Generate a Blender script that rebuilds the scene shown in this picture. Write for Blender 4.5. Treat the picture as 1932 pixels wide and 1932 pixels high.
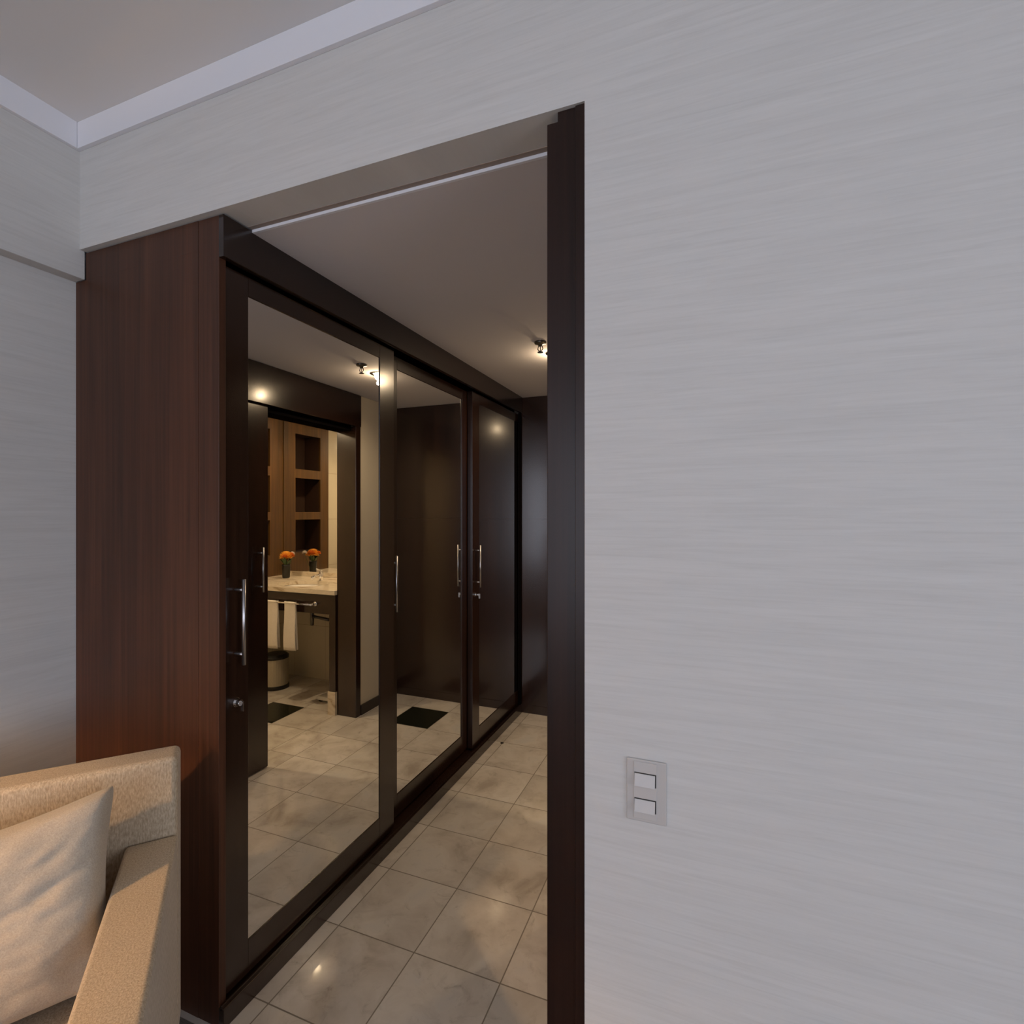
import bpy, bmesh, math, random
from mathutils import Vector, Matrix, Euler, noise
random.seed(7)
PI = math.pi
S = bpy.context.scene
for o in list(bpy.data.objects): bpy.data.objects.remove(o)
C = S.collection

# ------------------------------------------------------------------ camera
EYE = 1.42
cam = bpy.data.cameras.new('camera'); cam.sensor_width = 36; cam.lens = 18.0; cam.clip_start = 0.02
co = bpy.data.objects.new('camera', cam); C.objects.link(co)
co.location = (0, 0, EYE); co.rotation_euler = (PI/2, 0, math.atan(374/966))
S.camera = co

# ------------------------------------------------------------------ world, lights, exposure
w = bpy.data.worlds.new('world'); S.world = w; w.use_nodes = True
w.node_tree.nodes['Background'].inputs[0].default_value = (0.6, 0.7, 1.0, 1)
w.node_tree.nodes['Background'].inputs[1].default_value = 0.3
S.view_settings.view_transform = 'Standard'; S.view_settings.look = 'None'
S.view_settings.gamma = 1; S.view_settings.use_curve_mapping = False
S.view_settings.exposure = -0.27

def light(name, kind, loc, energy, color, size=0.1, size_y=None, rot=(0,0,0), parent=None, spot=None):
    d = bpy.data.lights.new(name, kind); d.energy = energy; d.color = color
    if kind == 'AREA':
        d.shape = 'RECTANGLE'; d.size = size; d.size_y = size_y or size
    else: d.shadow_soft_size = size
    if spot: d.spot_size = spot[0]; d.spot_blend = spot[1]
    o = bpy.data.objects.new(name, d); C.objects.link(o)
    o.location = loc; o.rotation_euler = rot; o.parent = parent
    return o
DAY = (0.815, 0.86, 1.0); WARM = (1.0, 0.60, 0.27); SPOTC = (1.0, 0.74, 0.46)
WIN_X = (-1.75, 1.1); WIN_Z = (0.35, 2.35); YB = -3.2; XR = 4.4; WY = (-2.5, -0.2)
light('daylight', 'AREA', ((WIN_X[0]+WIN_X[1])/2, YB-0.12, (WIN_Z[0]+WIN_Z[1])/2), 74, DAY,
      WIN_X[1]-WIN_X[0], WIN_Z[1]-WIN_Z[0], rot=(PI/2, 0, 0))
light('side_fill', 'AREA', (XR+0.12, (WY[0]+WY[1])/2, (WIN_Z[0]+WIN_Z[1])/2), 95, DAY,
      WY[1]-WY[0], WIN_Z[1]-WIN_Z[0], rot=(PI/2, 0, PI/2))  # fill light added to brighten the left wall, no known window there

# ------------------------------------------------------------------ materials
def mat(name, color, rough=0.6, metal=0.0, coat=0.0, spec=0.5, emit=None, estr=0):
    m = bpy.data.materials.new(name); m.use_nodes = True
    b = m.node_tree.nodes['Principled BSDF']
    b.inputs['Base Color'].default_value = (*color, 1)
    b.inputs['Roughness'].default_value = rough
    b.inputs['Metallic'].default_value = metal
    b.inputs['Coat Weight'].default_value = coat
    b.inputs['Specular IOR Level'].default_value = spec
    if emit:
        b.inputs['Emission Color'].default_value = (*emit, 1); b.inputs['Emission Strength'].default_value = estr
    return m
class NT:
    def __init__(s, m): s.m = m; s.t = m.node_tree; s.b = s.t.nodes['Principled BSDF']
    def n(s, kind, **kw):
        x = s.t.nodes.new('ShaderNode'+kind)
        for k, v in kw.items(): setattr(x, k, v)
        return x
    def l(s, a, b): s.t.links.new(a, b)
    def coords(s, scale, space='Object'):
        tc = s.n('TexCoord'); mp = s.n('Mapping'); mp.inputs['Scale'].default_value = scale
        s.l(tc.outputs[space], mp.inputs['Vector']); return mp.outputs['Vector']
    def noise(s, vec, scale, detail=4, rough=0.6, dist=0):
        x = s.n('TexNoise'); x.inputs['Scale'].default_value = scale; x.inputs['Detail'].default_value = detail
        x.inputs['Roughness'].default_value = rough; x.inputs['Distortion'].default_value = dist
        s.l(vec, x.inputs['Vector']); return x.outputs['Fac']
    def ramp(s, fac, stops):
        r = s.n('ValToRGB'); e = r.color_ramp.elements
        while len(e) < len(stops): e.new(0.5)
        for q, (p, c) in zip(e, stops): q.position = p; q.color = (*c, 1)
        s.l(fac, r.inputs['Fac']); return r.outputs['Color']
    def mix(s, f, a, b, mode='MIX'):
        x = s.n('Mix', data_type='RGBA', blend_type=mode)
        if isinstance(f, (int, float)): x.inputs[0].default_value = f
        else: s.l(f, x.inputs[0])
        for k, v in ((6, a), (7, b)):
            if isinstance(v, tuple): x.inputs[k].default_value = (*v, 1)
            else: s.l(v, x.inputs[k])
        return x.outputs[2]
    def math(s, op, a, b=None, c=None):
        x = s.n('Math', operation=op)
        for k, v in enumerate((a, b, c)):
            if v is None: continue
            if isinstance(v, (int, float)): x.inputs[k].default_value = v
            else: s.l(v, x.inputs[k])
        return x.outputs[0]
    def bump(s, h, strength=0.2, dist=0.002):
        x = s.n('Bump'); x.inputs['Strength'].default_value = strength; x.inputs['Distance'].default_value = dist
        s.l(h, x.inputs['Height']); s.l(x.outputs[0], s.b.inputs['Normal'])

def wallpaper(name, along):            # fine streaks running along one horizontal axis
    m = mat(name, (0.62, 0.615, 0.60), 0.75, spec=0.2); n = NT(m)
    a, b = (0.8, 60), (0.5, 22)
    sc = lambda p: ((p[0], 1, p[1]) if along == 'x' else (1, p[0], p[1]))
    f1 = n.noise(n.coords(sc((5, 125))), 1.0, 6, 0.7, 0.6)
    f2 = n.noise(n.coords(sc((2.0, 34))), 1.0, 5, 0.65, 0.4)
    c1 = n.ramp(f1, [(0.28, (0.560, 0.547, 0.522)), (0.5, (0.602, 0.590, 0.566)), (0.72, (0.630, 0.618, 0.594))])
    c2 = n.ramp(f2, [(0.33, (0.935, 0.935, 0.935)), (0.62, (1, 1, 1))])
    n.l(n.mix(0.8, c1, c2, 'MULTIPLY'), n.b.inputs['Base Color'])
    n.bump(f1, 0.12, 0.0006)
    return m
def wood(name, dark, mid, lite, axis='z', rough=0.23, coat=0.5, fine=70, spec=0.5):
    m = mat(name, mid, rough, coat=coat, spec=spec); n = NT(m)
    lo = 1.2
    sc = {'z': (fine, fine, lo), 'y': (fine, lo, fine), 'x': (lo, fine, fine)}[axis]
    sc2 = {'z': (9, 9, .35), 'y': (9, .35, 9), 'x': (.35, 9, 9)}[axis]
    f1 = n.noise(n.coords(sc), 1.0, 5, 0.65, 0.3)
    f2 = n.noise(n.coords(sc2), 1.0, 3, 0.5, 0.5)
    c1 = n.ramp(f1, [(0.3, dark), (0.52, mid), (0.75, lite)])
    c2 = n.ramp(f2, [(0.35, (0.72, 0.70, 0.68)), (0.65, (1.15, 1.08, 1.0))])
    n.l(n.mix(1.0, c1, c2, 'MULTIPLY'), n.b.inputs['Base Color'])
    n.b.inputs['Coat Roughness'].default_value = rough*0.7
    n.bump(f1, 0.05, 0.0004)
    return m
def tiles(name, ox, oy, black, pitch=0.30, chips=()):
    """polished marble tiles with thin grout; 'black' is the cell (x0,y0) laid in black stone"""
    m = mat(name, (0.5, 0.46, 0.4), 0.10, spec=0.45); n = NT(m)
    tc = n.n('TexCoord'); sp = n.n('SeparateXYZ'); n.l(tc.outputs['Object'], sp.inputs[0])
    X, Y = sp.outputs[0], sp.outputs[1]
    def cell(v, o):
        a = n.math('DIVIDE', n.math('SUBTRACT', v, o), pitch)
        return n.math('FLOOR', a), n.math('ABSOLUTE', n.math('SUBTRACT', n.math('FRACT', a), 0.5))
    cx, fx = cell(X, ox); cy, fy = cell(Y, oy)
    g = n.math('GREATER_THAN', n.math('MAXIMUM', fx, fy), 0.5-0.0020/pitch)
    cv = n.n('CombineXYZ'); n.l(cx, cv.inputs[0]); n.l(cy, cv.inputs[1])
    wn = n.n('TexWhiteNoise', noise_dimensions='3D'); n.l(cv.outputs[0], wn.inputs['Vector'])
    off = n.n('VectorMath', operation='MULTIPLY_ADD'); n.l(wn.outputs['Color'], off.inputs[0])
    off.inputs[1].default_value = (7, 7, 7); n.l(tc.outputs['Object'], off.inputs[2])
    v = n.noise(off.outputs[0], 5.5, 5, 0.55, 0.5)
    v2 = n.noise(off.outputs[0], 16, 6, 0.7, 0.9)
    base = n.ramp(v, [(0.28, (0.42, 0.375, 0.325)), (0.42, (0.55, 0.505, 0.45)), (0.58, (0.64, 0.60, 0.545)), (0.75, (0.60, 0.58, 0.55))])
    vein = n.ramp(v2, [(0.27, (0.50, 0.48, 0.47)), (0.34, (0.84, 0.83, 0.82)), (0.46, (1, 1, 1))])
    st = n.mix(0.75, base, vein, 'MULTIPLY')
    tint = n.ramp(wn.outputs['Value'], [(0.0, (0.90, 0.89, 0.87)), (1.0, (1.04, 1.03, 1.02))])
    st = n.mix(1.0, st, tint, 'MULTIPLY')
    bx = n.math('LESS_THAN', n.math('ABSOLUTE', n.math('SUBTRACT', X, black[0]+pitch/2)), pitch/2)
    by = n.math('LESS_THAN', n.math('ABSOLUTE', n.math('SUBTRACT', Y, black[1]+pitch/2)), pitch/2)
    st = n.mix(n.math('MULTIPLY', bx, by), st, (0.012, 0.014, 0.009))
    col = n.mix(g, st, (0.20, 0.17, 0.135))
    for (hx, hy, hr) in chips:
        d = n.math('POWER', n.math('ADD', n.math('POWER', n.math('SUBTRACT', X, hx), 2), n.math('POWER', n.math('SUBTRACT', Y, hy), 2)), 0.5)
        col = n.mix(n.math('LESS_THAN', d, hr), col, (0.02, 0.015, 0.012))
    n.l(col, n.b.inputs['Base Color'])
    n.l(n.math('ADD', n.math('MULTIPLY', g, 0.5), 0.055), n.b.inputs['Roughness'])
    return m
def fabric(name, c0, c1, sx=260, sz=260, bump=0.35, stain=None):
    m = mat(name, c1, 0.95, spec=0.15); n = NT(m)
    f = n.noise(n.coords((sx, sx, sz)), 1.0, 3, 0.6, 0.2)
    f2 = n.noise(n.coords((6, 6, 6)), 1.0, 3, 0.5)
    a = n.ramp(f, [(0.3, c0), (0.7, c1)]); b = n.ramp(f2, [(0.3, (0.93, 0.92, 0.91)), (0.7, (1.03, 1.02, 1.01))])
    n.l(n.mix(1.0, a, b, 'MULTIPLY'), n.b.inputs['Base Color'])
    n.b.inputs['Sheen Weight'].default_value = 0.15
    n.bump(f, bump, 0.0015)
    return m
M_wx = wallpaper('wallpaper_streaked_x', 'x')
M_wy = wallpaper('wallpaper_streaked_y', 'y')
M_paint = mat('white_paint', (0.76, 0.76, 0.79), 0.6, spec=0.2)
M_ceil = mat('ceiling_paint', (0.72, 0.71, 0.70), 0.85, spec=0.1)
M_ceil2 = mat('corridor_ceiling_paint', (0.64, 0.61, 0.615), 0.8, spec=0.1)
M_cream = mat('cream_paint', (0.62, 0.56, 0.46), 0.7, spec=0.2)
M_wood = wood('dark_wenge_vertical', (0.015, 0.0062, 0.0040), (0.023, 0.0095, 0.0055), (0.034, 0.0145, 0.0080))
M_woody = wood('dark_wenge_along_y', (0.013, 0.0058, 0.0042), (0.019, 0.0083, 0.0053), (0.027, 0.012, 0.007), 'y', rough=0.22, coat=0.5)
M_woodx = wood('dark_wenge_along_x', (0.013, 0.0058, 0.0042), (0.019, 0.0083, 0.0053), (0.027, 0.012, 0.007), 'x')
M_panel = wood('rosewood_side_panel', (0.042, 0.0155, 0.0075), (0.068, 0.0255, 0.0125), (0.096, 0.038, 0.019), rough=0.45, coat=0.12, spec=0.3)
M_jamb = wood('dark_wenge_jamb', (0.013, 0.0055, 0.0042), (0.019, 0.0080, 0.0056), (0.027, 0.0115, 0.0075), rough=0.34, coat=0.05, spec=0.28)
M_zebra = wood('striped_bathroom_veneer', (0.050, 0.022, 0.0035), (0.085, 0.040, 0.006), (0.135, 0.066, 0.010), rough=0.4, coat=0.2, fine=45)
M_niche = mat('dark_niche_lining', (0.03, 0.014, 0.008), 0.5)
M_dark = mat('black_shadow_gap', (0.005, 0.004, 0.004), 0.9, spec=0.0)
M_mirror = mat('mirror_glass', (0.90, 0.90, 0.88), 0.0, 1.0)
M_alu = mat('aluminium_edge', (0.45, 0.45, 0.5), 0.35, 1.0)
M_steel = mat('brushed_steel', (0.52, 0.51, 0.52), 0.33, 1.0)
M_gun = mat('dull_gunmetal', (0.16, 0.15, 0.14), 0.3, 1.0)
M_chrome = mat('chrome', (0.85, 0.85, 0.86), 0.07, 1.0)
M_tile = tiles('marble_corridor', -1.19, 1.125, (-0.89, 2.925), chips=((-1.194, 2.913, 0.011),))
M_tileb = tiles('marble_bathroom', 0.20, 1.125, (0.20, 2.625))
M_carpet = fabric('carpet_brown', (0.13, 0.11, 0.09), (0.20, 0.17, 0.14), 300, 300)
M_chair = fabric('woven_beige_upholstery', (0.32, 0.25, 0.165), (0.58, 0.485, 0.355), 330, 90, 0.6)
M_pil = fabric('linen_pillow_cover', (0.35, 0.305, 0.245), (0.47, 0.42, 0.345), 420, 420, 0.35)
M_plate = mat('pewter_plastic', (0.50, 0.475, 0.45), 0.42)
M_plate2 = mat('pewter_plastic_light', (0.52, 0.495, 0.47), 0.38)
M_slot = mat('dark_slot', (0.03, 0.028, 0.025), 0.7)
M_towel = fabric('white_towelling', (0.66, 0.60, 0.52), (0.80, 0.75, 0.67), 400, 400, 0.6)
M_beige = mat('beige_enamel', (0.42, 0.37, 0.28), 0.45)
M_white = mat('white_enamel', (0.8, 0.78, 0.74), 0.3)
M_black = mat('black_plastic', (0.012, 0.011, 0.010), 0.4)
M_vase = mat('black_glass_vase', (0.008, 0.008, 0.007), 0.3)
M_orange = mat('orange_petals', (0.88, 0.42, 0.05), 0.7)
M_orange2 = mat('deep_orange_petals', (0.70, 0.18, 0.015), 0.7)
M_petal = mat('white_petals', (0.75, 0.68, 0.6), 0.7)
M_leaf = mat('green_leaves', (0.05, 0.09, 0.03), 0.6)
M_shade = mat('lamp_shade_linen', (0.75, 0.65, 0.5), 0.9)
M_bulb = mat('lit_bulb', (1, 0.9, 0.7), 0.5, emit=(1.0, 0.80, 0.52), estr=5)
def marble():
    m = mat('cream_marble_slab', (0.6, 0.52, 0.4), 0.12); n = NT(m)
    v = n.noise(n.coords((3, 11, 6)), 1.0, 7, 0.6, 2.5)
    n.l(n.ramp(v, [(0.33, (0.36, 0.27, 0.17)), (0.45, (0.62, 0.53, 0.40)), (0.6, (0.70, 0.62, 0.49)), (0.75, (0.58, 0.48, 0.34))]), n.b.inputs['Base Color'])
    return m
M_marble = marble()
def walltile():
    m = mat('cream_bathroom_wall_tile', (0.6, 0.54, 0.42), 0.25); n = NT(m)
    tc = n.n('TexCoord'); sp = n.n('SeparateXYZ'); n.l(tc.outputs['Object'], sp.inputs[0])
    a = n.math('ABSOLUTE', n.math('SUBTRACT', n.math('FRACT', n.math('DIVIDE', n.math('ADD', sp.outputs[0], sp.outputs[1]), 0.33)), 0.5))
    b = n.math('ABSOLUTE', n.math('SUBTRACT', n.math('FRACT', n.math('DIVIDE', sp.outputs[2], 0.45)), 0.5))
    g = n.math('GREATER_THAN', n.math('MAXIMUM', a, b), 0.495)
    n.l(n.mix(g, (0.60, 0.54, 0.42), (0.42, 0.36, 0.27)), n.b.inputs['Base Color'])
    return m
M_wtile = walltile()

# ------------------------------------------------------------------ mesh helpers
def BM(): return bmesh.new()
def bx(bm, x0, x1, y0, y1, z0, z1):
    x0, x1 = min(x0, x1), max(x0, x1); y0, y1 = min(y0, y1), max(y0, y1); z0, z1 = min(z0, z1), max(z0, z1)
    v = [bm.verts.new(p) for p in ((x0,y0,z0),(x1,y0,z0),(x1,y1,z0),(x0,y1,z0),(x0,y0,z1),(x1,y0,z1),(x1,y1,z1),(x0,y1,z1))]
    for f in ((3,2,1,0),(4,5,6,7),(0,1,5,4),(1,2,6,5),(2,3,7,6),(3,0,4,7)): bm.faces.new([v[i] for i in f])
    return v
def prism(bm, pts, axis, a, b):
    """extrude a closed 2-D outline (counter-clockwise) along an axis from a to b"""
    def P(p, t): return {'x': (t, p[0], p[1]), 'y': (p[0], t, p[1]), 'z': (p[0], p[1], t)}[axis]
    A = [bm.verts.new(P(p, a)) for p in pts]; B = [bm.verts.new(P(p, b)) for p in pts]
    n = len(pts); bm.faces.new(A); bm.faces.new(B[::-1])
    for i in range(n): bm.faces.new([A[i], B[i], B[(i+1) % n], A[(i+1) % n]])
    bmesh.ops.recalc_face_normals(bm, faces=bm.faces)
def tube(bm, p, q, r, r2=None, seg=16):
    p, q = Vector(p), Vector(q); d = (q-p); L = d.length
    R = d.to_track_quat('Z', 'Y').to_matrix().to_4x4(); R.translation = (p+q)/2
    bmesh.ops.create_cone(bm, cap_ends=True, segments=seg, radius1=r, radius2=r if r2 is None else r2, depth=L, matrix=R)
def lathe(bm, prof, cx=0, cy=0, seg=32):
    rings = []
    for r, z in prof:
        if r < 1e-5: rings.append([bm.verts.new((cx, cy, z))])
        else: rings.append([bm.verts.new((cx+r*math.cos(2*PI*i/seg), cy+r*math.sin(2*PI*i/seg), z)) for i in range(seg)])
    for a, b in zip(rings, rings[1:]):
        for i in range(seg):
            j = (i+1) % seg
            if len(a) == 1 and len(b) == 1: continue
            if len(a) == 1: bm.faces.new([a[0], b[j], b[i]])
            elif len(b) == 1: bm.faces.new([a[i], a[j], b[0]])
            else: bm.faces.new([a[i], a[j], b[j], b[i]])
    bmesh.ops.recalc_face_normals(bm, faces=bm.faces)
def obj(name, bm, m, parent=None, bevel=0, seg=2, smooth=False, sub=0):
    me = bpy.data.meshes.new(name); bm.to_mesh(me); bm.free(); me.materials.append(m)
    o = bpy.data.objects.new(name, me); C.objects.link(o); o.parent = parent
    if smooth:
        for p in me.polygons: p.use_smooth = True
    if bevel:
        b = o.modifiers.new('bevel', 'BEVEL'); b.width = bevel; b.segments = seg; b.limit_method = 'ANGLE'
        b.angle_limit = math.radians(40)
        if seg > 2:
            for p in me.polygons: p.use_smooth = True
            wn = o.modifiers.new('wn', 'WEIGHTED_NORMAL'); wn.keep_sharp = True
    if sub:
        s_ = o.modifiers.new('sub', 'SUBSURF'); s_.levels = sub; s_.render_levels = sub
    return o
def box(name, m, parent, *d, bevel=0.0, seg=2):
    b = BM(); bx(b, *d); return obj(name, b, m, parent, bevel, seg)
def struct(o, label=None):
    o['kind'] = 'structure'
    if label: o['label'] = label; 
    return o
def tag(o, label, cat, group=None):
    o['label'] = label; o['category'] = cat
    if group: o['group'] = group
    return o
def thing(name, label, cat, loc=(0,0,0), rotz=0, group=None):
    o = bpy.data.objects.new(name, None); C.objects.link(o); o.empty_display_size = 0.1
    o.location = loc; o.rotation_euler = (0, 0, rotz); return tag(o, label, cat, group)

# ------------------------------------------------------------------ the place: numbers
D = 1.006                     # room face of the opening wall
ZC = EYE+0.8212               # soffit of the opening, corridor ceiling
XL = -1.89; XBK = -1.841      # left wall, its bulkhead
ZCEIL = EYE+1.208
JX = -0.234                   # right edge of the opening
YE = 3.41                     # panelled end wall of the corridor
XD1, XD2 = -1.27, -1.305      # mirror door planes
XF = -1.2423                  # fascia / plinth front
XC = -0.265                   # corridor right-hand wall face

# ------------------------------------------------------------------ setting: bedroom
struct(box('floor', M_carpet, None, XL-0.1, XR, YB, D, -0.05, 0.0))
struct(box('ceiling', M_ceil, None, XL-0.1, XR, YB, D+0.1, ZCEIL, ZCEIL+0.05))
b = BM()
prism(b, [(JX, 0), (XR, 0), (XR, ZCEIL), (XBK, ZCEIL), (XBK, ZC), (JX, ZC)], 'y', D, D+0.112)
struct(obj('wall_front', b, M_wx))
b = BM(); bx(b, XL-0.1, XL, YB, 1.40, 0, ZCEIL)
struct(obj('wall_left', b, M_wy))
b = BM(); bx(b, XL, XBK, YB, 1.021, EYE+0.733, ZCEIL)
struct(obj('wall_left_bulkhead', b, M_wy, bevel=0.002))
b = BM()
bx(b, XR, XR+0.1, YB, WY[0], 0, ZCEIL); bx(b, XR, XR+0.1, WY[1], D+0.1, 0, ZCEIL)
bx(b, XR, XR+0.1, WY[0], WY[1], 0, WIN_Z[0]); bx(b, XR, XR+0.1, WY[0], WY[1], WIN_Z[1], ZCEIL)
struct(obj('wall_right', b, M_wy))
b = BM()
for (a0, a1, c0, c1) in ((WY[0], WY[0]+.05, *WIN_Z), (WY[1]-.05, WY[1], *WIN_Z), (WY[0], WY[1], WIN_Z[0], WIN_Z[0]+.05), (WY[0], WY[1], WIN_Z[1]-.05, WIN_Z[1])):
    bx(b, XR+.03, XR+.07, a0, a1, c0, c1)
struct(obj('side_fill_frame', b, M_paint))  # frame of a made-up window, added around the side fill light
b = BM()
bx(b, XL, WIN_X[0], YB-0.1, YB, 0, ZCEIL); bx(b, WIN_X[1], XR, YB-0.1, YB, 0, ZCEIL)
bx(b, WIN_X[0], WIN_X[1], YB-0.1, YB, 0, WIN_Z[0]); bx(b, WIN_X[0], WIN_X[1], YB-0.1, YB, WIN_Z[1], ZCEIL)
struct(obj('wall_back', b, M_wx))
b = BM(); x0, x1 = WIN_X; z0, z1 = WIN_Z
for (a0, a1, c0, c1) in ((x0, x0+.05, z0, z1), (x1-.05, x1, z0, z1), (x0, x1, z0, z0+.05), (x0, x1, z1-.05, z1), ((x0+x1)/2-.03, (x0+x1)/2+.03, z0, z1)):
    bx(b, a0, a1, YB-0.07, YB-0.03, c0, c1)
struct(obj('window_1', b, M_paint))
# cornice: white square profile, one run per wall
cz = EYE+1.1265
struct(box('trim_1', M_paint, None, XBK, XR, D-0.013, D, cz, ZCEIL, bevel=0.001))
struct(box('trim_2', M_paint, None, XBK, XBK+0.013, YB, D-0.0135, cz, ZCEIL, bevel=0.001))

# opening: painted soffit edge, dark jamb lining with stepped head
struct(box('trim_11', mat('brown_groove_shade', (0.30, 0.24, 0.20), 0.8), None, -1.2415, -0.316, 1.100, 1.1145, ZC-0.0015, ZC), 'thin brown strip painting groove shade beside the white bead over the opening')  # shade of the groove put into a brown colour
b = BM(); bx(b, -1.242, -0.26, 1.1150, 1.1225, ZC-0.0095, ZC)
struct(obj('trim_3', b, M_paint), 'thin white bead along the edge of the corridor ceiling')
b = BM()
prism(b, [(-0.3145, 0), (JX-0.0005, 0), (JX-0.0005, ZC-0.001), (-0.2917, ZC-0.001), (-0.2917, ZC-0.021), (-0.3145, ZC-0.021)], 'y', 1.0125, 1.117)
jm = struct(obj('trim_4', b, M_jamb, bevel=0.0015))
b = BM(); bx(b, -0.2535, -0.2345, 1.0070, 1.0122, 0, ZC-0.003)
struct(obj('trim_5', b, M_jamb, bevel=0.001))

# ------------------------------------------------------------------ setting: corridor and bathroom shell
struct(box('floor_corridor', M_tile, None, -1.90, -0.12, D+0.001, 3.53, -0.05, 0.0))
struct(box('floor_bathroom', M_tileb, None, -0.1195, 1.3, 1.2, 3.53, -0.05, 0.0))
struct(box('ceiling_corridor', M_ceil2, None, -1.8999, -0.1, 1.1230, 3.539, ZC-0.0093, ZC+0.05))
struct(box('ceiling_bathroom', M_ceil2, None, -0.0995, 1.3, 1.2, 3.53, ZC, ZC+0.05))
b = BM()
bx(b, -1.248, -0.26, YE, YE+0.03, 0.0, 0.058)
bx(b, -1.248, -0.26, YE+0.003, YE+0.03, 0.0585, EYE-0.05)
bx(b, -1.248, -0.26, YE+0.003, YE+0.03, EYE-0.0494, EYE+0.44)
bx(b, -1.248, -0.26, YE+0.003, YE+0.03, EYE+0.4406, ZC-0.011)
struct(obj('wall_corridor_end', b, M_wood))
struct(box('trim_9', M_dark, None, -1.2695, -1.2485, 3.398, 3.412, 0.06, EYE+0.7008), 'dark closing strip between the wardrobe and the panelled end wall')
b = BM()     # wall between corridor and bathroom, with the doorway
bx(b, XC, -0.11, 2.951, 3.53, 0, ZC-0.011)
struct(obj('wall_corridor_right', b, M_cream))
b = BM(); bx(b, -0.2300, -0.11, 1.1185, 2.10, 0, ZC-0.011)
struct(obj('wall_corridor_right_near', b, M_cream))
struct(box('baseboard_corridor', M_woody, None, XC-0.012, XC, 2.952, YE-0.0005, 0, 0.07, bevel=0.001))
# doorway woodwork: deep head beam with the sliding slot, far jamb, near jamb
b = BM()
bx(b, -0.275, -0.252, 1.1235, 2.953, EYE+0.592, ZC-0.0115)
bx(b, -0.2515, -0.215, 1.1235, 2.0995, EYE+0.66, ZC-0.0115)
struct(obj('trim_6', b, M_woody, bevel=0.001), 'dark wooden beam over the sliding bathroom door')
struct(box('trim_10', M_dark, None, -0.2310, -0.105, 2.1005, 2.8995, EYE+0.560, ZC-0.0115), 'black block painting the shade of the sliding door slot over the bathroom doorway')  # solid block, the slot's shade is put into its black colour
b = BM(); bx(b, -0.272, -0.11, 2.90, 2.9505, 0, EYE+0.591)
struct(obj('trim_7', b, M_wood, bevel=0.0015))
struct(box('trim_8', M_wood, None, -0.215, -0.1, 2.10, 2.112, 0, EYE+0.559, bevel=0.001))
# bathroom walls
struct(box('wall_bathroom_back', M_wtile, None, -0.11, 1.3, 3.47, 3.53, 0, ZC))
struct(box('wall_bathroom_side', M_wtile, None, 0.945, 1.3, 1.2, 2.888, 0, ZC))
struct(box('wall_bathroom_side_low', M_wtile, None, 0.945, 1.3, 2.8885, 3.4695, 0, 0.80))
struct(box('wall_bathroom_near', M_wtile, None, -0.11, 0.945, 1.2, 1.3, 0, ZC))

struct(box('light_block_end', M_cream, None, -2.05, 1.35, 3.54, 3.60, -0.05, ZC+0.06))  # unseen blocker added against outside light leaking past the end wall
struct(box('light_block_left', M_cream, None, -2.05, -1.9, 1.401, 3.539, -0.05, ZC+0.06))  # unseen blocker added to close light leaks behind the wardrobe
# sliding bathroom door
dr = bpy.data.objects.new('door_1', None); C.objects.link(dr); dr.location = (-0.25, 1.75, 0)
dr['kind'] = 'structure'; dr['label'] = 'dark wooden sliding door leaf beside the bathroom doorway'
box('door_leaf', M_wood, dr, 0.0, 0.018, -0.42, 0.418, 0.006, EYE+0.62, bevel=0.0015)
def handle_bm(x, y, z0, z1, out):
    """straight bar pull: bar at x, standoffs run back to the door face at x-out"""
    b = BM(); tube(b, (x, y, z0), (x, y, z1), 0.0052, seg=16)
    for z in (z0+0.030, z1-0.030): tube(b, (x-out, y, z), (x, y, z), 0.0042, seg=12)
    return b
HZ0, HZ1 = EYE-0.435, EYE-0.192
obj('door_handle', handle_bm(-0.040, 0.35, HZ0, HZ1, -0.040), M_steel, dr, smooth=True)

# ------------------------------------------------------------------ wardrobe
wd = thing('wardrobe', 'long dark wooden wardrobe with three sliding mirror doors along the corridor', 'wardrobe', (-1.57, 1.022, 0))
ox, oy = 1.57, -1.022          # world -> local
def wbox(name, m, x0, x1, y0, y1, z0, z1, bevel=0.0, parent=None):
    return box(name, m, parent or wd, x0+ox, x1+ox, y0+oy, y1+oy, z0, z1, bevel=bevel)
b = BM()
bx(b, -1.8885+ox, -1.3395+ox, 0, 0.022, 0, EYE+0.732)
bx(b, -1.838+ox, -1.3395+ox, 0, 0.022, EYE+0.7322, ZC-0.0045)
side = obj('side_panel', b, M_panel, wd); side['label'] = 'reddish brown veneered end panel of the wardrobe'
wbox('side_stile', M_panel, -1.3385, -1.260, 1.022, 1.044, 0, ZC-0.0045, 0.0012)
b = BM(); bx(b, XF-0.0195+ox, XF+ox, 0, 3.409+oy, EYE+0.701, ZC-0.0045)
obj('fascia', b, M_woody, wd, 0.0012)
wbox('plinth', M_woody, -1.262, XF, 1.022, 3.409, 0, 0.056, 0.0015)
b = BM(); bx(b, -1.262+ox, -1.33+ox, 0.023, 3.50+oy, 0, 0.050)
bx(b, -1.2545+ox, -1.2495+ox, 0.0, 3.409+oy, 0.05, 0.063)
obj('floor_track', b, M_woody, wd, 0.0008)
b = BM(); bx(b, -1.88+ox, -1.345+ox, 0.023, 0.035, 0, ZC-0.03); bx(b, -1.88+ox, -1.87+ox, 0.036, 2.50, 0, ZC-0.03)
bx(b, -1.869+ox, -1.345+ox, 2.488, 2.50, 0, ZC-0.03); bx(b, -1.869+ox, -1.27+ox, 0.036, 2.487, ZC-0.05, ZC-0.02)
obj('carcass', b, M_dark, wd)
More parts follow.
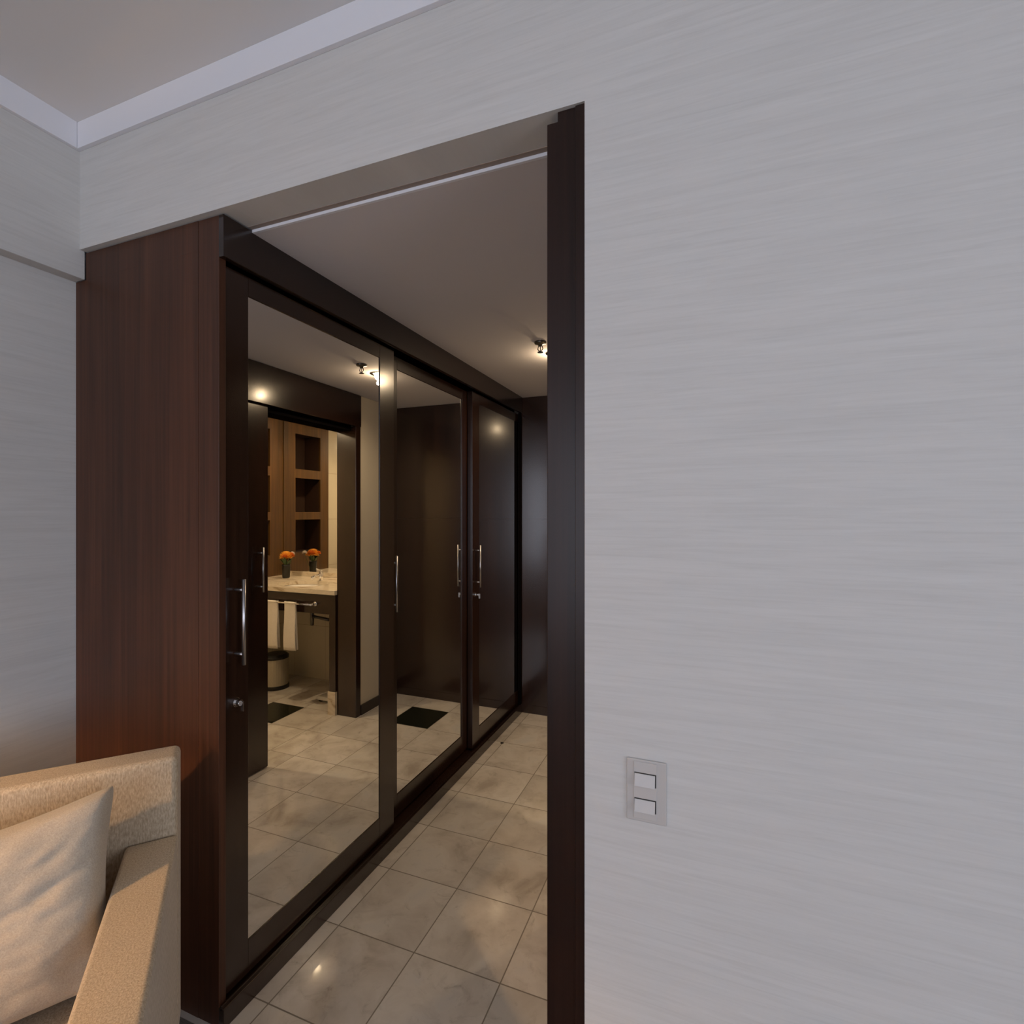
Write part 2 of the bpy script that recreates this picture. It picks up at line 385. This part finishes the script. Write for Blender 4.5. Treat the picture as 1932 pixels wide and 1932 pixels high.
def wdoor(y0, y1, xf, hy, lock, label):
    z0, z1, mz0, mz1 = 0.062, EYE+0.692, EYE-1.263, EYE+0.636
    my0, my1 = y0+0.093, y1-(0.100 if y1 < 3.4 else 0.085)
    X = lambda v: v+ox; Y = lambda v: v+oy
    b = BM(); T = 0.030
    bx(b, X(xf-T), X(xf), Y(y0), Y(my0), z0, z1); bx(b, X(xf-T), X(xf), Y(my1), Y(y1), z0, z1)
    bx(b, X(xf-T), X(xf), Y(my0+.0002), Y(my1-.0002), z0, mz0); bx(b, X(xf-T), X(xf), Y(my0+.0002), Y(my1-.0002), mz1, z1)
    d = obj('door', b, M_wood, wd, 0.001)
    d['label'] = label
    box('mirror', M_mirror, d, X(xf-0.012), X(xf-0.0035), Y(my0+.0004), Y(my1-.0004), mz0+.0004, mz1-.0004)
    obj('handle', handle_bm(X(xf+0.033), Y(hy), HZ0, HZ1, 0.033), M_steel, d, smooth=True)
    if lock:
        b = BM(); zl = EYE-lock
        tube(b, (X(xf), Y(hy), zl), (X(xf+0.006), Y(hy), zl), 0.0125, seg=24)
        tube(b, (X(xf+0.006), Y(hy), zl), (X(xf+0.022), Y(hy), zl), 0.0085, seg=24)
        bx(b, X(xf+0.022), X(xf+0.032), Y(hy-0.0015), Y(hy+0.0015), zl-0.022, zl+0.006)
        obj('lock', b, M_chrome, d, 0.0006)
    return d
wdoor(1.034, 1.872, XD1, 1.083, 0.545, 'nearest mirror door')
wdoor(1.855, 2.690, XD2, 1.896, 0, 'middle mirror door, set further back')
wdoor(2.652, 3.497, XD1, 2.690, 0.478, 'farthest mirror door')

# ------------------------------------------------------------------ light switch
sw = thing('light_switch', 'greyish two-gang rocker switch plate on the pale wallpapered wall', 'light switch', (-0.1137, D, EYE-0.5))
hw, zt, zb = 0.0372, 0.0155+0.019, -0.085
zt = 0.0265; zb = -0.092
b = BM(); bx(b, -hw, hw, -0.004, 0, zb, zt); obj('plate', b, M_plate, sw, 0.002, 3)
b = BM(); bx(b, -0.0235, 0.0195, -0.0055, -0.0035, zb+0.006, zt-0.004); obj('insert', b, M_plate2, sw, 0.0008)
for zc in (-0.010, -0.059):
    b = BM(); bx(b, -0.0220, 0.0185, -0.0058, -0.0050, zc-0.0125, zc+0.0125)
    obj('slot', b, M_slot, sw)
    b = BM()
    prism(b, [(-0.0056, zc-0.0118), (-0.0056, zc+0.0105), (-0.0066, zc+0.0105), (-0.0120, zc-0.0118)], 'x', -0.0215, 0.0165)
    obj('rocker', b, M_plate2, sw, 0.0004)

# ------------------------------------------------------------------ armchair (set diagonally into the corner)
TH = math.radians(49.3)
ch = thing('armchair', 'beige woven upholstered armchair set diagonally into the corner', 'armchair', (-1.495, 0.5834, 0), TH)
W2 = 0.40
def soft(name, m, parent, x0, x1, y0, y1, z0, z1, r=0.02, dz=None, puff=0.0, n=10):
    """upholstered block: gridded box with rounded edges and a slight crown"""
    b = BM(); bx(b, x0, x1, y0, y1, z0, z1)
    if dz:
        for v in b.verts:
            dx = dz(v.co); v.co += Vector(dx)
    if puff:
        bmesh.ops.subdivide_edges(b, edges=b.edges, cuts=n, use_grid_fill=True)
        cx, cy, cz_ = (x0+x1)/2, (y0+y1)/2, (z0+z1)/2
        for v in b.verts:
            a = (v.co.x-cx)/((x1-x0)/2); c_ = (v.co.y-cy)/((y1-y0)/2); e = (v.co.z-cz_)/((z1-z0)/2)
            k = puff
            if abs(e) > .99: v.co.z += math.copysign(k*(1-a*a)*(1-c_*c_), e)
            if abs(c_) > .99: v.co.y += math.copysign(k*(1-a*a)*(1-e*e), c_)
    return obj(name, b, m, parent, r, 5, smooth=True)
soft('backrest', M_chair, ch, -W2, W2, 0.0, 0.088, 0.10, 0.812, 0.015)
for s_ in (-1, 1):
    xa, xb = (W2-0.105, W2) if s_ > 0 else (-W2, -W2+0.105)
    soft('arm', M_chair, ch, xa, xb, -0.74, -0.0005, 0.10, 0.622, 0.010)
soft('seat_base', M_chair, ch, -W2+0.1055, W2-0.1055, -0.72, -0.0005, 0.10, 0.29, 0.012)
soft('seat_cushion', M_chair, ch, -W2+0.1060, W2-0.1060, -0.73, -0.001, 0.2915, 0.425, 0.022, puff=0.012)
for sx in (-1, 1):
    for yy in (-0.68, 0.03):
        b = BM(); tube(b, (sx*0.35, yy, 0.0), (sx*0.35, yy, 0.101), 0.018, 0.026, 20)
        obj('leg', b, M_wood, ch, smooth=False)

def cushion(name, wd_, ht, th, m):
    b = BM(); N = 36; top, bot = [], []
    def place(u, v, side):
        # pinched corners, concave edges
        ex = (1-0.085*(1-v*v))*(1+0.07*v); ez = 1-(0.15 if v > 0 else 0.07)*(1-u*u)
        cn = 1-0.045*(u*v)**8
        x = u*wd_/2*ex*cn; z = v*ht/2*ez*cn
        k = ((1-u**6)*(1-v**6))**0.40
        y = side*th/2*k
        nz = noise.noise(Vector((u*1.6+3, v*1.6, side*0.6)))
        y += side*0.016*nz*k + side*0.0075*k*noise.noise(Vector((u*5+v*2, v*9-u*3, side))) + 0.006*k*math.sin(5.0*(u*0.5+v*1.0)+2*nz)*side
        cr = abs((v+0.05)*1.0-(u*0.38)); y -= side*0.010*k*math.exp(-(cr/0.055)**2)
        return (x, y, z)
    for side, arr in ((1, top), (-1, bot)):
        for j in range(N+1):
            arr.append([b.verts.new(place(-1+2*i/N, -1+2*j/N, side)) for i in range(N+1)])
    for arr, flip in ((top, False), (bot, True)):
        for j in range(N):
            for i in range(N):
                q = [arr[j][i], arr[j][i+1], arr[j+1][i+1], arr[j+1][i]]
                b.faces.new(q if flip else q[::-1])
    bmesh.ops.remove_doubles(b, verts=b.verts, dist=0.0004)
    bmesh.ops.recalc_face_normals(b, faces=b.faces)
    return obj(name, b, m, None, smooth=True, sub=1)
pw = cushion('throw_pillow', 0.47, 0.385, 0.15, M_pil)
tag(pw, 'crumpled beige linen throw pillow leaning in the armchair', 'pillow')
# local chair frame -> world
Mch = Matrix.Translation((-1.495, 0.5834, 0)) @ Matrix.Rotation(TH, 4, 'Z')
pw.matrix_world = Mch @ Matrix.Translation((0.072, -0.150, 0.612)) @ Euler((math.radians(-16), math.radians(-6), math.radians(3))).to_matrix().to_4x4()

# reading lamp beyond the armchair's left arm
fl = thing('floor_lamp', 'floor lamp with a wide linen shade beside the armchair', 'floor lamp', (-1.62, -0.42, 0))
b = BM(); lathe(b, [(0, 0), (0.15, 0), (0.15, 0.018), (0.02, 0.03), (0, 0.03)]); obj('base', b, M_black, fl, smooth=False)
b = BM(); tube(b, (0, 0, 0.0305), (0, 0, 1.45), 0.012); obj('pole', b, M_black, fl, smooth=True)
b = BM(); lathe(b, [(0.26, 1.40), (0.17, 1.68), (0.167, 1.68), (0.257, 1.40), (0.26, 1.40)]); obj('lamp_shade', b, M_shade, fl, smooth=True)
b = BM(); lathe(b, [(0, 1.451), (0.02, 1.46), (0.032, 1.50), (0.02, 1.53), (0, 1.535)]); obj('bulb', b, M_bulb, fl, smooth=True)
b = BM(); lathe(b, [(0, 1.684), (0.169, 1.684), (0.169, 1.688), (0, 1.688)]); obj('light_block_lid', b, M_shade, fl, smooth=False)  # opaque lid added to keep the lamp's light off the ceiling
light('lamp_light', 'POINT', (0.0, 0.0, 1.52), 210, WARM, 0.035, parent=fl)

# ------------------------------------------------------------------ ceiling fittings
def downlight(x, y, zc, watts, label, name='downlight', rad=0.025):
    t = thing(name, label, 'ceiling light', (x, y, zc), 0, 'recessed halogen downlights')
    b = BM(); lathe(b, [(0.036, -0.002), (0.040, -0.005), (0.052, -0.004), (0.055, 0.0), (0.036, 0.0), (0.036, -0.002)], seg=40); obj('ring', b, M_chrome, t, smooth=True)
    b = BM(); lathe(b, [(0, -0.010), (0.018, -0.009), (0.030, -0.005), (0.036, -0.001), (0, -0.001)], seg=32); obj('bulb', b, M_bulb, t, smooth=True)
    light('downlight_glow', 'POINT', (0, 0, -0.055), watts*0.085, SPOTC, 0.013, parent=t)
    light('downlight_light', 'SPOT', (0, 0, -0.016), watts, SPOTC, rad, parent=t, spot=(math.radians(165), 0.7))
    return t
downlight(-0.735, 2.52, ZC-0.0093, 26, 'downlight in the corridor ceiling, just behind the sprinkler')
downlight(0.38, 3.25, ZC, 36, 'downlight in the bathroom ceiling over the marble washstand')
downlight(0.52, 2.08, ZC, 54, 'downlight in the bathroom ceiling away from the washstand')
sp = thing('sprinkler_head', 'chrome fire sprinkler head under the corridor ceiling', 'sprinkler', (-0.757, 2.33, ZC-0.0093))
b = BM(); lathe(b, [(0, 0), (0.030, 0), (0.028, -0.008), (0.012, -0.012), (0.009, -0.020), (0, -0.020)]); obj('escutcheon', b, M_gun, sp, smooth=True)
b = BM()
for s_ in (-1, 1):
    tube(b, (s_*0.009, 0, -0.018), (s_*0.013, 0, -0.034), 0.0022, seg=10); tube(b, (s_*0.013, 0, -0.034), (0, 0, -0.048), 0.0022, seg=10)
obj('frame', b, M_gun, sp)
b = BM(); tube(b, (0, 0, -0.019), (0, 0, -0.046), 0.002, seg=10); tube(b, (0, 0, -0.048), (0, 0, -0.050), 0.014, seg=20); obj('deflector', b, M_gun, sp)

# ------------------------------------------------------------------ bathroom furniture (seen in the mirror doors)
vn = thing('washstand', 'marble topped washstand with a dark wooden apron inside the bathroom', 'washstand', (0.40, 3.17, 0))
vx, vy = -0.40, -3.17
BC = (0.375, 3.10)
b = BM()                        # slab with an oval cut-out for the basin
seg = 48; rx_, ry_ = 0.21, 0.155
X0, X1, Y0, Y1 = -0.1095+vx, 0.942+vx, 2.875+vy, 3.469+vy
inner = [(BC[0]+vx+rx_*math.cos(2*PI*i/seg), BC[1]+vy+ry_*math.sin(2*PI*i/seg)) for i in range(seg)]
outer = []
for (px, py) in inner:
    cx, cy = BC[0]+vx, BC[1]+vy; dx, dy = px-cx, py-cy
    k = min(((X1-cx)/dx if dx > 1e-6 else (X0-cx)/dx if dx < -1e-6 else 1e9), ((Y1-cy)/dy if dy > 1e-6 else (Y0-cy)/dy if dy < -1e-6 else 1e9))
    outer.append((cx+dx*k, cy+dy*k))
for cnr in ((X0, Y0), (X1, Y0), (X1, Y1), (X0, Y1)):
    i = min(range(seg), key=lambda q: (outer[q][0]-cnr[0])**2+(outer[q][1]-cnr[1])**2); outer[i] = cnr
zt_, zb_ = 0.87, 0.840
R = [[b.verts.new((p[0], p[1], z)) for p in ring] for ring, z in ((inner, zt_), (outer, zt_), (outer, zb_), (inner, zb_))]
for k in range(4):
    A, B_ = R[k], R[(k+1) % 4]
    for i in range(seg): b.faces.new([A[i], B_[i], B_[(i+1) % seg], A[(i+1) % seg]])
bmesh.ops.recalc_face_normals(b, faces=b.faces)
obj('countertop', b, M_marble, vn)
box('backsplash', M_marble, vn, -0.1095+vx, 0.942+vx, 3.455+vy, 3.469+vy, 0.8702, 0.909, bevel=0.001)
box('apron', M_woodx, vn, -0.1095+vx, 0.942+vx, 2.885+vy, 2.905+vy, 0.700, 0.8398, bevel=0.001)
box('leg_panel', M_wood, vn, -0.1095+vx, -0.055+vx, 2.885+vy, 3.46+vy, 0.162, 0.6998, bevel=0.001)
box('plinth_block', M_marble, vn, -0.1095+vx, -0.045+vx, 2.880+vy, 3.46+vy, 0.0, 0.1615, bevel=0.002)
b = BM()
prof = [(1.02, -0.002), (1.0, -0.010), (0.93, -0.05), (0.78, -0.095), (0.5, -0.125), (0.12, -0.135), (0.0, -0.136)]
for kk in (0, 1):
    pass
rings = []
for f, dz_ in prof:
    rings.append([b.verts.new((BC[0]+vx+rx_*f*math.cos(2*PI*i/seg), BC[1]+vy+ry_*f*math.sin(2*PI*i/seg), 0.842+dz_)) for i in range(seg)] if f > 0 else [b.verts.new((BC[0]+vx, BC[1]+vy, 0.842+dz_))])
for A, B_ in zip(rings, rings[1:]):
    for i in range(seg):
        j = (i+1) % seg
        b.faces.new([A[i], A[j], B_[j], B_[i]] if len(B_) > 1 else [A[i], A[j], B_[0]])
bs = obj('basin', b, M_white, vn, smooth=True); sm = bs.modifiers.new('s', 'SOLIDIFY'); sm.thickness = 0.006; sm.offset = -1
b = BM(); tube(b, (0.32+vx, 3.13+vy, 0.70), (0.32+vx, 3.13+vy, 0.545), 0.014); tube(b, (0.32+vx, 3.13+vy, 0.615), (0.16+vx, 3.13+vy, 0.60), 0.012)
tube(b, (0.16+vx, 3.13+vy, 0.60), (0.16+vx, 3.45+vy, 0.60), 0.012)
obj('drain_trap', b, M_gun, vn, smooth=True)

fc = thing('faucet', 'small chrome mixer tap behind the washbasin', 'faucet', (0.375, 3.29, 0.8702))
b = BM(); tube(b, (0, 0, 0), (0, 0, 0.070), 0.017, 0.014, 24); tube(b, (0, 0, 0.050), (0, -0.10, 0.035), 0.009, seg=16); tube(b, (0, -0.097, 0.038), (0, -0.100, 0.020), 0.009, seg=16)
obj('body', b, M_chrome, fc, smooth=True)
b = BM(); tube(b, (0, 0, 0.0705), (0, 0, 0.082), 0.012, seg=20); tube(b, (0, 0, 0.079), (0, -0.055, 0.098), 0.0045, seg=12); obj('lever', b, M_chrome, fc, smooth=True)

# flowers in a dark vase
vs = thing('flower_vase', 'dark vase of orange flowers on the marble washstand', 'vase', (0.755, 3.305, 0.8702))
b = BM(); lathe(b, [(0, 0), (0.027, 0), (0.030, 0.01), (0.033, 0.10), (0.034, 0.112), (0.031, 0.112), (0.027, 0.01), (0, 0.01)]); obj('vase', b, M_vase, vs, smooth=True)
def blossom(cx, cy, cz_, r, m, n=90, tilt=(0, 0)):
    b = BM()
    for k in range(n):
        f = k/n; a = k*2.39996; el = PI/2-f*2.1
        ln = r*(0.55+0.45*f); wd2 = r*0.24
        d = Vector((math.cos(a)*math.cos(el), math.sin(a)*math.cos(el), math.sin(el)))
        s1 = d.cross(Vector((0, 0, 1))); s1 = s1.normalized() if s1.length > 1e-3 else Vector((1, 0, 0))
        up = s1.cross(d)
        p0 = Vector((cx, cy, cz_-r*0.05)); p1 = p0+d*ln*0.7; p2 = p0+d*ln+up*0.1*r
        vv = [b.verts.new(q) for q in (p0, p1-s1*wd2+up*.03*r, p2, p1+s1*wd2+up*.03*r)]
        v5 = b.verts.new(p1-up*0.10*r)
        b.faces.new([vv[0], vv[1], v5]); b.faces.new([vv[1], vv[2], v5]); b.faces.new([vv[2], vv[3], v5]); b.faces.new([vv[3], vv[0], v5])
    return b
heads = [(0.0, 0.0, 0.188, 0.062, M_orange), (-0.026, -0.040, 0.186, 0.026, M_orange2), (-0.014, 0.034, 0.190, 0.040, M_orange2), (0.020, 0.030, 0.180, 0.034, M_orange), (0.016, 0.085, 0.198, 0.026, M_petal)]
for (hx, hy, hz, hr, hm) in heads:
    obj('flower', blossom(hx, hy, hz, hr, hm), hm, vs)
b = BM()
for (hx, hy, hz, hr, hm) in heads: tube(b, (0.2*hx, 0.2*hy, 0.02), (hx, hy, hz-hr*0.4), 0.0022, seg=6)
obj('stems', b, M_leaf, vs)
b = BM()
for k in range(9):
    a = k*2.4; rr = 0.05+0.02*math.sin(k*3.1); z = 0.12+0.012*(k % 4); t = 0.05 if k != 3 else 0.11
    p0 = Vector((0.012*math.cos(a), 0.012*math.sin(a), 0.105)); p1 = Vector((rr*math.cos(a), rr*math.sin(a), z+t*0.6)); sd = Vector((-math.sin(a), math.cos(a), 0))*0.012
    m_ = (p0+p1)/2+Vector((0, 0, 0.01))
    vv = [b.verts.new(q) for q in (p0, m_-sd, p1, m_+sd)]; b.faces.new(vv)
obj('leaves', b, M_leaf, vs)

# shelf unit in the side wall over the washstand
su = thing('shelf_unit', 'striped wooden wall unit with three open dark niches beside the washstand', 'shelf unit', (0.943, 3.175, 0.8702))
ux, uy, uz = -0.935, -3.175, -0.8702
b = BM()
zz = [0.8702, 1.05, 1.35, 1.42, 1.73, 1.81, 2.13, ZC-0.001]
bx(b, 0.935+ux, 0.953+ux, 2.889+uy, 2.999+uy, zz[0]+uz, zz[-1]+uz)
bx(b, 0.935+ux, 0.953+ux, 3.317+uy, 3.468+uy, zz[0]+uz, zz[-1]+uz)
for k in (0, 2, 4, 6): bx(b, 0.935+ux, 0.953+ux, 2.9991+uy, 3.3169+uy, zz[k]+uz, zz[k+1]+uz)
obj('face_panel', b, M_zebra, su)
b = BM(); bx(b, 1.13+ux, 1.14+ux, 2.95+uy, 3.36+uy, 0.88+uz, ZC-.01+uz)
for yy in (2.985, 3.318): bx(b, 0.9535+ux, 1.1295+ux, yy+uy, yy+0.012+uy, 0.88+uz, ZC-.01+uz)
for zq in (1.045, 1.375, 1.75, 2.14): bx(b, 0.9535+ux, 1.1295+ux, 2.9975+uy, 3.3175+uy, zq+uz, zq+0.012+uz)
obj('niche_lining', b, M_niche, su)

wm = tag(box('wall_mirror', M_mirror, None, -0.1095, 0.934, 3.4600, 3.4690, 0.9095, ZC-0.002), 'large frameless mirror over the marble washstand', 'mirror')

tr = thing('towel_rail', 'short chrome towel rail on the washstand apron', 'towel rail', (0.30, 2.885, 0.768))
b = BM(); tube(b, (-0.24, -0.045, 0), (0.50, -0.045, 0), 0.0055, seg=14); obj('bar', b, M_chrome, tr, smooth=True)
for xx in (-0.235, 0.495):
    b = BM(); tube(b, (xx, -0.0005, 0), (xx, -0.050, 0), 0.007, seg=14); tube(b, (xx, -0.0005, 0), (xx, -0.007, 0), 0.016, seg=20); obj('bracket', b, M_chrome, tr, smooth=True)
def towel_mesh(w_, drop_f, drop_b):
    b = BM(); prof = []
    r = 0.010
    for k in range(15): prof.append((-r-0.004*math.sin(k*0.4), -drop_f+k*drop_f/14))
    for k in range(1, 9):
        a = PI-k*PI/9; prof.append((r*math.cos(a), r*math.sin(a)))
    for k in range(15): prof.append((r+0.012*(k/14), -k*drop_b/14))
    NX = 10; g = []
    for i in range(NX+1):
        x = -w_/2+w_*i/NX
        g.append([b.verts.new((x*(1+0.10*(-z/0.35 if z < 0 else 0)), y-0.003*math.cos(6*x/w_)*(1 if y < 0 else -1), z)) for (y, z) in prof])
    for i in range(NX):
        for j in range(len(prof)-1): b.faces.new([g[i][j], g[i][j+1], g[i+1][j+1], g[i+1][j]])
    return b
for k, (tx, lab) in enumerate(((0.252, 'folded white hand towel on the rail, next to the open end of the rail'), (0.418, 'folded white hand towel on the rail, half hidden by the sliding door'))):
    o = obj('hand_towel', towel_mesh(0.100, 0.335, 0.33), M_towel, None, smooth=True)
    sm = o.modifiers.new('s', 'SOLIDIFY'); sm.thickness = 0.008; sm.offset = 1
    o.location = (tx, 2.840, 0.7685); tag(o, lab, 'towel', 'towels on the washstand rail')

bn = thing('waste_bin', 'small beige pedal bin with dark lid and base under the washstand', 'bin', (0.735, 3.18, 0))
b = BM(); lathe(b, [(0, 0), (0.098, 0), (0.100, 0.02), (0.096, 0.03), (0, 0.03)]); obj('base', b, M_black, bn, smooth=False)
b = BM(); lathe(b, [(0, 0.0305), (0.092, 0.0305), (0.092, 0.24), (0, 0.24)]); obj('body', b, M_beige, bn, smooth=False)
b = BM(); lathe(b, [(0, 0.2405), (0.096, 0.2405), (0.097, 0.26), (0.08, 0.275), (0, 0.28)]); obj('lid', b, M_black, bn, smooth=False)
sc = thing('bathroom_scale', 'white bathroom scale on the floor under the washstand', 'scale', (0.10, 3.15, 0))
b = BM(); bx(b, -0.10, 0.10, -0.10, 0.10, 0.012, 0.040); obj('platform', b, M_white, sc, 0.006, 3)
for a in (-1, 1):
    for c_ in (-1, 1): box('foot', M_black, sc, a*0.08-0.012, a*0.08+0.012, c_*0.08-0.012, c_*0.08+0.012, 0, 0.0118)
